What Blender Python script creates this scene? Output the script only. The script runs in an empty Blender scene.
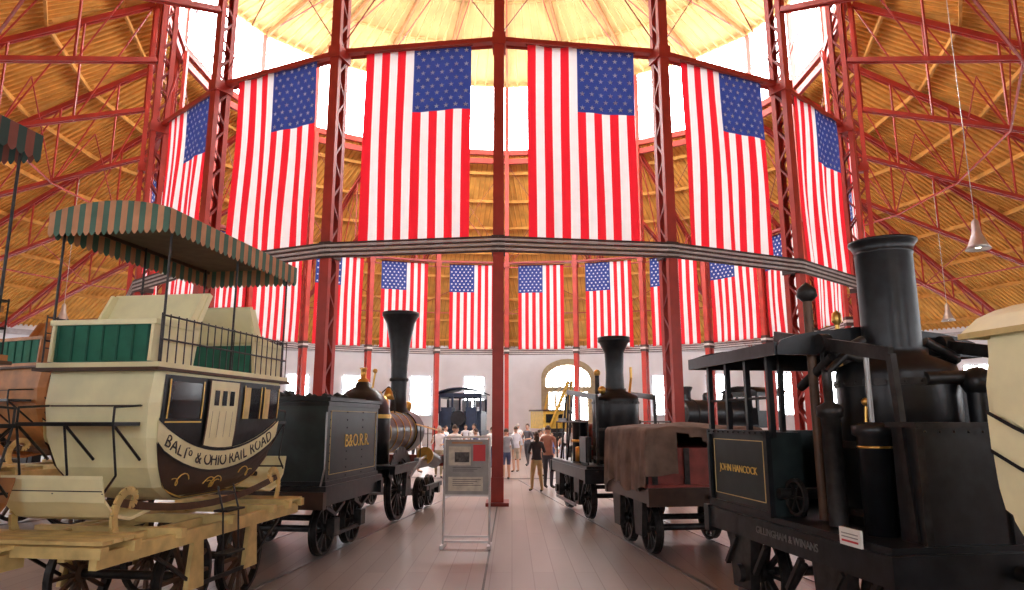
import bpy, math, random
from mathutils import Matrix, Vector
random.seed(7)
R=math.radians
CX,CY=-0.35,33.0
STEP=2*math.pi/22
def RP(r,th,z=0.0):
    x=r*math.sin(th); y=-r*math.cos(th)
    return MAPXY(x,y,z)
def MAPXY(x,y,z):
    return Vector((CX+x, CY+(y if y<0 else y*0.7), z))
# ---------------------------------------------------------------- materials
MATS={}
def M(name,col,rough=.6,metal=0.,var=.15,scale=5.,bump=0.,stretch=None,spec=.5):
    if name in MATS: return MATS[name]
    m=bpy.data.materials.new(name); m.use_nodes=True
    nt=m.node_tree; b=nt.nodes['Principled BSDF']
    b.inputs['Roughness'].default_value=rough; b.inputs['Metallic'].default_value=metal
    b.inputs['Specular IOR Level'].default_value=spec
    tc=nt.nodes.new('ShaderNodeTexCoord'); mp=nt.nodes.new('ShaderNodeMapping')
    if stretch: mp.inputs['Scale'].default_value=stretch
    n=nt.nodes.new('ShaderNodeTexNoise'); n.inputs['Scale'].default_value=scale; n.inputs['Detail'].default_value=5
    cr=nt.nodes.new('ShaderNodeValToRGB')
    c=col
    cr.color_ramp.elements[0].position=.3; cr.color_ramp.elements[1].position=.7
    cr.color_ramp.elements[0].color=(c[0]*(1-var),c[1]*(1-var),c[2]*(1-var),1)
    cr.color_ramp.elements[1].color=(min(1,c[0]*(1+var)),min(1,c[1]*(1+var)),min(1,c[2]*(1+var)),1)
    L=nt.links.new
    L(tc.outputs['Object'],mp.inputs[0]); L(mp.outputs[0],n.inputs['Vector']); L(n.outputs['Fac'],cr.inputs[0]); L(cr.outputs[0],b.inputs['Base Color'])
    if bump:
        bp=nt.nodes.new('ShaderNodeBump'); bp.inputs['Strength'].default_value=bump; bp.inputs['Distance'].default_value=.02
        L(n.outputs['Fac'],bp.inputs['Height']); L(bp.outputs[0],b.inputs['Normal'])
    MATS[name]=m; return m
def cloth(name,col,tr=.5):
    m=M(name,col,.8,0,.06,3); nt=m.node_tree
    b=nt.nodes['Principled BSDF']; out=nt.nodes['Material Output']
    t=nt.nodes.new('ShaderNodeBsdfTranslucent'); t.inputs[0].default_value=(*col,1)
    mx=nt.nodes.new('ShaderNodeMixShader'); mx.inputs[0].default_value=tr
    nt.links.new(b.outputs[0],mx.inputs[1]); nt.links.new(t.outputs[0],mx.inputs[2]); nt.links.new(mx.outputs[0],out.inputs[0])
    return m
def glow(name,col,s):
    m=bpy.data.materials.new(name); m.use_nodes=True
    b=m.node_tree.nodes['Principled BSDF']; b.inputs['Base Color'].default_value=(*col,1)
    b.inputs['Emission Color'].default_value=(*col,1); b.inputs['Emission Strength'].default_value=s
    MATS[name]=m; return m
RED=M('red_painted_steel',(.40,.035,.022),.45,0,.2,2)
REDD=M('dark_red_steel',(.25,.02,.015),.45,0,.2,2)
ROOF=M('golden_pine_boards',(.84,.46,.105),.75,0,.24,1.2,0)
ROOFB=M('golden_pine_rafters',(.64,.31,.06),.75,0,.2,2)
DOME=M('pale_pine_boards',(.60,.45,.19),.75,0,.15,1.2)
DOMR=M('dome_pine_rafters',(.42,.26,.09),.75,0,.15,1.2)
WHITE=M('white_painted_wall',(.84,.87,.91),.8,0,.04,1)
FR=M('grey_window_frame',(.5,.52,.55),.6)
GLZ=glow('bright_daylight_glazing',(.97,.985,1.0),17.)
GLW=glow('bright_wall_window_glazing',(.93,.97,1.0),12.0)
GLS_S=glow('fill_light_window_glazing',(.95,.97,1.0),8.0)  # weaker glow for unseen panes behind the camera, added to light the coach fronts
BLK=M('black_enamel_iron',(.015,.016,.019),.33,.3,.4,8,.12)
IRON=M('worn_dark_iron',(.034,.031,.031),.42,.6,.45,10,.15)
STEEL=M('polished_steel',(.30,.29,.29),.35,.9,.2,9)
BRASS=M('brass',(.75,.45,.12),.3,.9,.1,9)
TGR=M('tender_dark_green',(.020,.030,.031),.35,.2,.25,6)
CREAM=M('cream_coach_paint',(.92,.85,.52),.42,0,.08,4)
YEL=M('yellow_ochre_paint',(.70,.53,.22),.45,0,.25,5)
BROWN=M('brown_orange_coach_paint',(.42,.17,.045),.45,0,.25,4)
DBR=M('dark_brown_wood',(.09,.045,.025),.55,0,.3,7)
BELLY=M('dark_brown_belly_paint',(.045,.022,.014),.35,0,.3,7)
GRN=M('green_cloth',(.02,.16,.10),.75,0,.2,6)
CANG=M('canopy_green',(.075,.15,.11),.8,0,.15,6)
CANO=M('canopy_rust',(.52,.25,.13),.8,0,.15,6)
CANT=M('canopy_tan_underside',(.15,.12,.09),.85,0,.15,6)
GOLD=M('gold_lettering',(.85,.60,.16),.45,.2,.05)
BLT=M('black_lettering',(.02,.016,.012),.5,0,.05)
TARP=M('brown_canvas_tarp',(.16,.105,.08),.85,0,.4,4,.6)
RSTR=M('oxide_red_paint',(.22,.04,.03),.55,0,.3,5)
GLS=M('dark_window_glass',(.02,.025,.03),.1,0,.1)
WOODC=M('coal',(.02,.02,.02),.7,0,.5,20,.8)
ALU=M('brushed_aluminium',(.6,.58,.58),.35,.7,.08)
PAP=M('poster_grey_paper',(.33,.32,.31),.6,0,.15,5)
PAPL=M('poster_light_paper',(.60,.55,.46),.6,0,.2,9)
PAPR=M('poster_red_block',(.62,.05,.06),.6,0,.05)
LAB=M('white_label',(.85,.85,.82),.6,0,.03)
FRED=cloth('flag_red',(.80,.018,.035)); FWHT=cloth('flag_white',(.90,.90,.94)); FBLU=cloth('flag_blue',(.035,.065,.30),.4)
BANDA=M('pale_conduit',(.55,.50,.48),.5); BANDB=M('dark_conduit',(.05,.025,.022),.5)
def floor_mat():
    m=M('worn_plank_floor',(.31,.262,.242),.42,0,.24,.9,.0,(1.,.12,1.))
    nt=m.node_tree; b=nt.nodes['Principled BSDF']
    n2=nt.nodes.new('ShaderNodeTexNoise'); n2.inputs['Scale'].default_value=1.3
    r=nt.nodes.new('ShaderNodeMapRange'); r.inputs['To Min'].default_value=.24; r.inputs['To Max'].default_value=.5
    nt.links.new(n2.outputs['Fac'],r.inputs[0]); nt.links.new(r.outputs[0],b.inputs['Roughness'])
    br=nt.nodes.new('ShaderNodeTexBrick'); br.inputs['Scale'].default_value=1.0
    br.inputs['Brick Width'].default_value=3.2; br.inputs['Row Height'].default_value=.28; br.inputs['Mortar Size'].default_value=.006
    br.inputs['Color1'].default_value=(1,1,1,1); br.inputs['Color2'].default_value=(.82,.81,.82,1); br.inputs['Mortar'].default_value=(.55,.51,.48,1)
    tc=[x for x in nt.nodes if x.type=='TEX_COORD'][0]; mp=nt.nodes.new('ShaderNodeMapping'); mp.inputs['Rotation'].default_value=(0,0,R(90))
    nt.links.new(tc.outputs['Object'],mp.inputs[0]); nt.links.new(mp.outputs[0],br.inputs['Vector'])
    mx=nt.nodes.new('ShaderNodeMix'); mx.data_type='RGBA'; mx.blend_type='MULTIPLY'; mx.inputs[0].default_value=1
    cr=[x for x in nt.nodes if x.type=='VALTORGB'][0]
    nt.links.new(cr.outputs[0],mx.inputs[6]); nt.links.new(br.outputs['Color'],mx.inputs[7]); nt.links.new(mx.outputs[2],b.inputs['Base Color'])
    return m
FLOOR=floor_mat()
# ---------------------------------------------------------------- mesh builder
class MB:
    def __init__(s): s.v=[];s.f=[];s.m=[];s.sm=[];s.mats=[];s.T=Matrix.Identity(4)
    def mi(s,m):
        if m not in s.mats: s.mats.append(m)
        return s.mats.index(m)
    def add(s,vs,fs,mat,smooth=False,T=None):
        o=len(s.v); TT=s.T@T if T is not None else s.T
        s.v+=[tuple(TT@Vector(p)) for p in vs]
        i=s.mi(mat)
        for f in fs: s.f.append([o+a for a in f]); s.m.append(i); s.sm.append(smooth)
    def box(s,c,d,mat,T=None):
        x,y,z=[a/2 for a in d]; cx,cy,cz=c
        vs=[(cx+a*x,cy+b*y,cz+e*z) for a in(-1,1) for b in(-1,1) for e in(-1,1)]
        s.add(vs,[(0,1,3,2),(4,6,7,5),(0,4,5,1),(2,3,7,6),(0,2,6,4),(1,5,7,3)],mat,False,T)
    def frame(s,p1,p2,up=(0,0,1)):
        p1=Vector(p1);p2=Vector(p2);d=p2-p1;L=d.length;z=d.normalized();u=Vector(up)
        if abs(z.dot(u))>.98: u=Vector((0,1,0))
        x=u.cross(z).normalized(); y=z.cross(x)
        m=Matrix((x,y,z)).transposed().to_4x4(); m.translation=p1
        return m,L
    def beam(s,p1,p2,w,h,mat,up=(0,0,1)):
        m,L=s.frame(p1,p2,up); s.box((0,0,L/2),(w,h,L),mat,m)
    def lathe(s,prof,mat,n=20,T=None,smooth=True):
        vs=[];fs=[]
        for r,z in prof:
            for k in range(n):
                a=2*math.pi*k/n; vs.append((r*math.cos(a),r*math.sin(a),z))
        for i in range(len(prof)-1):
            for k in range(n):
                k2=(k+1)%n; fs.append((i*n+k,i*n+k2,(i+1)*n+k2,(i+1)*n+k))
        s.add(vs,fs,mat,smooth,T)
    def cyl(s,p1,p2,r1,r2=None,mat=None,n=16):
        if r2 is None:r2=r1
        m,L=s.frame(p1,p2)
        s.lathe([(0.0001,0),(r1,0)],mat,n,m,False); s.lathe([(r1,0),(r2,L)],mat,n,m); s.lathe([(r2,L),(.0001,L)],mat,n,m,False)
    def tube(s,pts,r,mat,n=8):
        for a,b in zip(pts[:-1],pts[1:]): s.cyl(a,b,r,r,mat,n)
    def sph(s,c,rad,mat,n=16,T=None):
        k=n//2
        if isinstance(rad,(int,float)): rad=(rad,)*3
        m=Matrix.Translation(c)@Matrix.Diagonal((*rad,1))
        if T is not None: m=T@m
        s.lathe([(max(.001,math.sin(math.pi*i/k)),-math.cos(math.pi*i/k)) for i in range(k+1)],mat,n,m)
    def prism(s,poly,a0,a1,mat,plane='yz'):
        n=len(poly)
        if plane=='yz': f=lambda p,a:(a,p[0],p[1])
        elif plane=='xz': f=lambda p,a:(p[0],a,p[1])
        else: f=lambda p,a:(p[0],p[1],a)
        vs=[f(p,a0) for p in poly]+[f(p,a1) for p in poly]
        fs=[tuple(range(n))[::-1],tuple(range(n,2*n))]+[(i,(i+1)%n,n+(i+1)%n,n+i) for i in range(n)]
        s.add(vs,fs,mat)
    def wheel(s,c,r,mat,spokes=10,w=.10,rim=None,hub=.09,side=1):
        rim=rim or mat
        T=Matrix.Translation(c)@Matrix.Rotation(R(90),4,'Y')
        s.lathe([(r*.87,-w/2),(r*.96,-w/2),(r*.96,w/2),(r*.87,w/2),(r*.87,-w/2)],rim,32,T,False)
        fl=-side*w/2
        s.lathe([(r*.9,fl-.015),(r,fl-.015),(r,fl+.015),(r*.9,fl+.015)],rim,32,T,False)
        s.lathe([(.001,-w*.7),(hub,-w*.7),(hub*.8,w*.7),(.001,w*.7)],mat,14,T)
        for k in range(spokes):
            a=2*math.pi*k/spokes
            p=Vector(c)+Vector((0,math.cos(a)*r*.9,math.sin(a)*r*.9))
            s.beam(c,p,.035,.055,mat,(1,0,0))
    def text(s,txt,size,T,mat,ext=.004,align='CENTER'):
        cu=bpy.data.curves.new('tmp','FONT'); cu.body=txt; cu.size=size; cu.extrude=ext; cu.align_x=align; cu.align_y='CENTER'; cu.resolution_u=3
        o=bpy.data.objects.new('tmp',cu); bpy.context.collection.objects.link(o); bpy.context.view_layer.update()
        dg=bpy.context.evaluated_depsgraph_get(); e=o.evaluated_get(dg); me=e.to_mesh()
        vs=[tuple(v.co) for v in me.vertices]; fs=[tuple(p.vertices) for p in me.polygons]
        s.add(vs,fs,mat,False,T); e.to_mesh_clear(); bpy.data.objects.remove(o); bpy.data.curves.remove(cu)
    def mesh(s,name):
        me=bpy.data.meshes.new(name); me.from_pydata(s.v,[],s.f)
        for m in s.mats: me.materials.append(m)
        me.polygons.foreach_set('material_index',s.m); me.polygons.foreach_set('use_smooth',s.sm); me.update()
        return me
    def obj(s,name,loc=(0,0,0),rot=0,bevel=0):
        o=bpy.data.objects.new(name,s.mesh(name)); bpy.context.collection.objects.link(o)
        o.location=loc; o.rotation_euler=(0,0,rot)
        return o
def link(name,me,loc,rot=0):
    o=bpy.data.objects.new(name,me); bpy.context.collection.objects.link(o); o.location=loc; o.rotation_euler=(0,0,rot); return o
def T_right(x,y,z,tilt=0): return Matrix.Translation((x,y,z))@Matrix.Rotation(R(90),4,'Z')@Matrix.Rotation(R(90),4,'X')@Matrix.Rotation(tilt,4,'Z')
def T_left(x,y,z): return Matrix.Translation((x,y,z))@Matrix.Rotation(R(-90),4,'Z')@Matrix.Rotation(R(90),4,'X')
# ---------------------------------------------------------------- building shell
RI,RO=16.0,36.0; ZR,ZW,ZC=20.0,8.1,25.0
def TH(k): return k*STEP
b=MB()
b.add([tuple(RP(RO+.3,TH(k),0)) for k in range(22)],[tuple(range(22))],FLOOR)
b.add([tuple(RP(RO+.3,TH(k),-.2)) for k in range(22)],[tuple(range(22))[::-1]],FLOOR)
b.box((-.35,12.2,.002),(.03,9.2,.004),IRON)
for k in range(22):
    th=TH(k+.5)
    for o in(-.72,.72):
        p=[]
        for r in (9.2,34.5):
            x=r*math.sin(th)+o*math.cos(th); y=-r*math.cos(th)+o*math.sin(th); p.append(MAPXY(x,y,.006))
        b.beam(p[0],p[1],.07,.012,STEEL)
for k in range(66):
    a,c=TH(k/3),TH((k+1)/3); r0,r1=8.6,8.95
    b.add([tuple(RP(r0,a,.008)),tuple(RP(r1,a,.008)),tuple(RP(r1,c,.008)),tuple(RP(r0,c,.008))],[(0,1,2,3)],IRON)
b.obj('floor')
groups={'north':[],'east':[],'south':[],'west':[]}
for k in range(22):
    a=math.degrees(TH(k+.5))%360
    g='south' if a<45 or a>315 else 'east' if a<135 else 'north' if a<225 else 'west'
    groups[g].append(k)
for g,ks in groups.items():
    b=MB()
    for k in ks:
        p=[RP(RO,TH(k),0),RP(RO,TH(k+1),0),RP(RO+.3,TH(k+1),0),RP(RO+.3,TH(k),0)]
        up=Vector((0,0,ZW+.15))
        vs=[tuple(q) for q in p]+[tuple(q+up) for q in p]
        b.add(vs,[(0,1,5,4),(1,2,6,5),(2,3,7,6),(3,0,4,7),(4,5,6,7)],WHITE)
        n=(p[0]+p[1])/2; n=(Vector((CX,CY,0))-n).normalized()
        b.beam(p[0]+n*.05+Vector((0,0,7.7)),p[1]+n*.05+Vector((0,0,7.7)),.1,.35,FR)
        b.beam(p[0]+n*.05+Vector((0,0,.9)),p[1]+n*.05+Vector((0,0,.9)),.08,.12,FR)
    b.obj('wall_'+g)
for k in range(22):
    if k==10: continue
    gm=GLS_S if k in(0,1,20,21) else GLW  # south panes out of view are added as front fill light
    b=MB(); p0,p1=RP(RO,TH(k)),RP(RO,TH(k+1)); d=(p1-p0); L=d.length; d.normalize()
    n=Vector((-d.y,d.x,0)); 
    if n.dot(Vector((CX,CY,0))-p0)<0: n=-n
    T=Matrix((d,n,Vector((0,0,1)))).transposed().to_4x4(); T.translation=p0; b.T=T
    for c in (L*.28,L*.72):
        w=1.7; z0,z1=2.4,5.6
        b.box((c,.03,(z0+z1)/2),(w,.04,z1-z0),gm)
        for xx in(-w/2,0,w/2): b.box((c+xx,.06,(z0+z1)/2),(.09,.06,z1-z0),FR)
        for zz in (z0,z0+.8,z0+1.6,z0+2.4,z1): b.box((c,.06,zz),(w,.06,.07),FR)
        b.box((c,.1,z0-.08),(w+.3,.2,.1),WHITE)
    b.obj('window_%d'%(k+1))
# arched door in far wall
b=MB(); p0,p1=RP(RO,TH(10)),RP(RO,TH(11)); c=(p0+p1)/2; 
def arch(w,h,n=14):
    pts=[(-w/2,0),(w/2,0),(w/2,h-w*.35)]
    for i in range(1,n): 
        a=math.pi*i/n; pts.append((w/2*math.cos(a),h-w*.35+w*.35*math.sin(a)))
    pts.append((-w/2,h-w*.35)); return pts
d=(p1-p0).normalized(); ang=math.atan2(d.y,d.x)+math.pi
DY=M('weathered_door_frame',(.42,.35,.22),.6)
b.prism(arch(4.5,7.1),-.06,-.12,DY,'xz'); b.prism(arch(4.0,6.75),-.12,-.16,M('tan_door_leaf',(.42,.33,.20),.8),'xz')
b.prism([(-1.85,4.75),(1.85,4.75)]+[(1.85*math.cos(math.pi*i/12),5.3+1.25*math.sin(math.pi*i/12)) for i in range(13)],-.16,-.2,GLW,'xz')
for x in(-.95,.95): b.box((x,-.18,2.9),(1.3,.04,2.8),GLW)
b.box((0,-.21,2.3),(.12,.08,4.6),DY); b.box((0,-.21,4.65),(4.0,.08,.16),DY)
for x in(-1.3,-.65,.65,1.3): b.box((x,-.23,4.2),(.06,.04,5.4 if abs(x)<1 else 4.4),DY)
b.box((0,-.23,3.2),(3.8,.04,.08),DY)
b.obj('door_1',(c.x,c.y,0),ang)
# ceilings
b=MB(); bb=MB()
for k in range(22):
    a,c=TH(k),TH(k+1)
    b.add([tuple(RP(RI,a,ZR)),tuple(RP(RO+.8,a,ZW-.35)),tuple(RP(RO+.8,c,ZW-.35)),tuple(RP(RI,c,ZR))],[(0,1,2,3)],ROOF)
    mid=TH(k+.5); er=Vector((math.sin(mid),-math.cos(mid))); et=Vector((math.cos(mid),math.sin(mid)))
    ca=math.cos(STEP/2); tn=math.tan(STEP/2)
    def pt(rho,t,dz):
        q=er*rho+et*t; rr=rho/ca
        z=ZR+(rr-RI)/(RO+.8-RI)*(ZW-.35-ZR)
        return MAPXY(q.x,q.y,z+dz)
    t=-4.9
    while t<5:
        r0=max(RI*ca,abs(t)/tn+.15); r1=RO*ca
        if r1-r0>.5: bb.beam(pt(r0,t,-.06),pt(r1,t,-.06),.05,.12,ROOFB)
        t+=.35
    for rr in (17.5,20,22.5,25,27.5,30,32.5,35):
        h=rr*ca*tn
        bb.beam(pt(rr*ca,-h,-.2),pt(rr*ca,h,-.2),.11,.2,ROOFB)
b.obj('ceiling_lower_roof'); bb.obj('ceiling_rafters')
b=MB(); bb=MB()
for k in range(22):
    a,c=TH(k),TH(k+1)
    b.add([tuple(RP(RI+.6,a,ZC-.2)),tuple(RP(3,a,ZC+8)),tuple(RP(3,c,ZC+8)),tuple(RP(RI+.6,c,ZC-.2))],[(0,1,2,3)],DOME)
    for j in range(6):
        th=TH(k+j/6)
        rr0=RI*math.cos(STEP/2)/math.cos((j/6-.5)*STEP)
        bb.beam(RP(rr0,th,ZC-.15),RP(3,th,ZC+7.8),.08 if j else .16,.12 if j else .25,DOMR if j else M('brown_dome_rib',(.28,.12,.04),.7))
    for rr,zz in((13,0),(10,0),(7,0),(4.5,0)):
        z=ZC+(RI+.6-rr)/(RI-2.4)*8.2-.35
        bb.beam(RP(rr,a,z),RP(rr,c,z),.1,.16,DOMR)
    bb.beam(RP(RI,a,ZC),RP(7,a,ZC+3.2),.05,.05,REDD); bb.beam(RP(7,a,ZC+3.2),RP(7,a,ZC+5.6),.05,.05,REDD); bb.beam(RP(7,a,ZC+3.2),RP(3,a,ZC+7.6),.05,.05,REDD)
    b.add([tuple(RP(3,a,ZC+8)),tuple(RP(3,a,ZC+9.6)),tuple(RP(3,c,ZC+9.6)),tuple(RP(3,c,ZC+8))],[(0,1,2,3)],GLZ)
    b.add([tuple(RP(3.4,a,ZC+9.6)),tuple(RP(0.01,a,ZC+11.5)),tuple(RP(3.4,c,ZC+9.6))],[(0,1,2)],DOME)
b.obj('ceiling_dome'); bb.obj('ceiling_dome_rafters')
b=MB()
for k in range(22):
    a,c=TH(k),TH(k+1)
    b.add([tuple(RP(RI+.1,a,ZR)),tuple(RP(RI+.1,c,ZR)),tuple(RP(RI+.1,c,ZC)),tuple(RP(RI+.1,a,ZC))],[(0,1,2,3)],GLZ)
    for j in range(4):
        q=RP(RI,a,0).lerp(RP(RI,c,0),j/4)
        w=.24 if j==0 else .06
        b.beam(q+Vector((0,0,ZR)),q+Vector((0,0,ZC)),w,w,RED if j==0 else FR)
    for z,w,mt in((ZR,.35,RED),(ZR+2.5,.07,FR),(ZC,.25,DOMR)):
        b.beam(RP(RI-.05,a,z),RP(RI-.05,c,z),w*.6,w,mt)
b.obj('clerestory_windows')
# columns
b=MB()
for y in(-.24,.24):
    b.box((0,y,9.9),(.27,.05,19.8),RED)
    for x in(-.12,.12): b.box((x,y*.80,9.9),(.025,.15,19.8),RED)
z=.6;s=1
while z<19:
    for x in(-.11,.11): b.beam((x,-.22*s,z),(x,.22*s,z+.6),.03,.06,REDD)
    z+=.6;s=-s
b.box((0,0,.04),(.55,.8,.08),REDD); b.box((0,0,.35),(.30,.56,.6),RED)
b.box((0,0,12.1),(.36,.62,.35),RED); b.box((0,0,6.42),(.34,.58,.42),BANDB); b.box((0,0,6.42),(.36,.60,.12),BANDA)
cm=b.mesh('steel_column')
for k in range(22):
    link('steel_column',cm,RP(RI,TH(k),0),TH(k))
b=MB()
for k in range(22):
    a,c=TH(k),TH(k+1)
    b.beam(RP(RI-.1,a,12.25),RP(RI-.1,c,12.25),.2,.13,RED); b.beam(RP(RI-.35,a,12.25),RP(RI-.35,c,12.25),.06,.13,REDD)
    b.beam(RP(RI,a,19.4),RP(RI,c,19.4),.2,.35,RED)
    b.beam(RP(RI,a,12.3),RP(RI,c,19.2),.025,.025,REDD); b.beam(RP(RI,c,12.3),RP(RI,a,19.2),.025,.025,REDD)
b.obj('ring_beam')
b=MB()
for k in range(22):
    a,c=TH(k),TH(k+1)
    for i,z in enumerate((6.20,6.262,6.324,6.386,6.448,6.51,6.572)):
        b.beam(RP(RI+.31,a,z),RP(RI+.31,c,z),.05,.045,BANDB if i%2==0 else BANDA)
b.obj('conduit_band')
for k in range(22):
    b=MB(); th=TH(k)
    def top(r): return ZR-.45+(r-RI)/(RO+.8-RI)*(ZW-.35-ZR)
    def bot(r): return 14.6+(r-RI)/(RO-1-RI)*(7.9-14.6) if r<RO-1 else top(r)-.1
    N=8; rs=[RI+.3+i*(RO-RI-.6)/N for i in range(N+1)]
    for sd in(-.09,.09):
        o=Vector((math.cos(th)*sd,math.sin(th)*sd,0))
        b.beam(RP(RI+.3,th,top(RI+.3))+o,RP(RO-.1,th,top(RO-.1))+o,.07,.2,RED)
        b.beam(RP(RI+.3,th,bot(RI))+o,RP(RO-1,th,bot(RO-1.01))+o,.07,.16,RED)
    for i in range(N):
        b.beam(RP(rs[i],th,bot(rs[i])),RP(rs[i],th,top(rs[i])),.07,.07,RED)
        b.beam(RP(rs[i],th,top(rs[i])),RP(rs[i+1],th,bot(rs[i+1])),.05,.05,RED)
    for i in (2,5):
        b.beam(RP(rs[i],th,bot(rs[i])),RP(rs[i],TH(k+1),bot(rs[i])),.07,.07,RED)
        b.beam(RP(rs[i],th,bot(rs[i])),RP(rs[i],TH(k+.5),top(rs[i])),.045,.045,RED)
        b.beam(RP(rs[i],TH(k+1),bot(rs[i])),RP(rs[i],TH(k+.5),top(rs[i])),.045,.045,RED)
    b.obj('roof_truss')
def flagmesh(seed):
    rnd=random.Random(seed); W,H=3.0,5.6
    ph=rnd.random()*6; 
    def disp(x,z): return .05*math.sin(x*4.2+ph+z*.25)*(.3-z/H)+.03*math.sin(z*1.1+ph*2)+.022*math.sin(x*9+ph*3+z*.6)*(.3-z/H)
    b=MB(); nx,nz=52,30
    zs=[-H*i/nz for i in range(nz+1)]; iz=10
    sag=lambda x:(-.02*math.cos(x*8))
    for mt in(FRED,FWHT,FBLU):
        vs=[];fs=[]; idx={}
        for i in range(nx):
            for j in range(nz):
                st=i//4
                if j<iz and st>=6: t=FBLU
                else: t=FRED if st%2==0 else FWHT
                if t is not mt: continue
                q=[]
                for (a,c) in((i,j),(i+1,j),(i+1,j+1),(i,j+1)):
                    if (a,c) not in idx:
                        x=-W/2+W*a/nx; z=zs[c]
                        idx[(a,c)]=len(vs); vs.append((x,disp(x,z),z+(sag(x) if c in(0,nz) else 0)))
                    q.append(idx[(a,c)])
                fs.append(q)
        b.add(vs,fs,mt,True)
    x0=-W/2+W*12/26; x1=W/2; z1=-H*iz/nz
    for i in range(9):
        n=6 if i%2==0 else 5
        for j in range(n):
            z=z1*(i+.5)/9*.97-.02 ; x=x0+(x1-x0)*((j+.5)/6 if n==6 else (j+1)/6)
            for sd in(-1,1):
                vs=[]
                for q in range(10):
                    r=.078 if q%2==0 else .031; a=math.pi/2+q*math.pi/5
                    xx,zz=x+r*math.cos(a),z+r*math.sin(a); vs.append((xx,disp(xx,zz)+sd*.012,zz))
                b.add(vs,[tuple(range(10))],FWHT)
    b.cyl((-W/2-.05,0,.0),(W/2+.05,0,.0),.03,.03,REDD,8)
    return b.mesh('american_flag')
fms=[flagmesh(i) for i in range(4)]
for k in range(22):
    p,q=RP(RI,TH(k),0),RP(RI,TH(k+1),0); c=(p+q)/2; d=q-p; ang=math.atan2(d.y,d.x)
    link('american_flag',fms[k%4],(c.x,c.y,12.12),ang)
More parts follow.
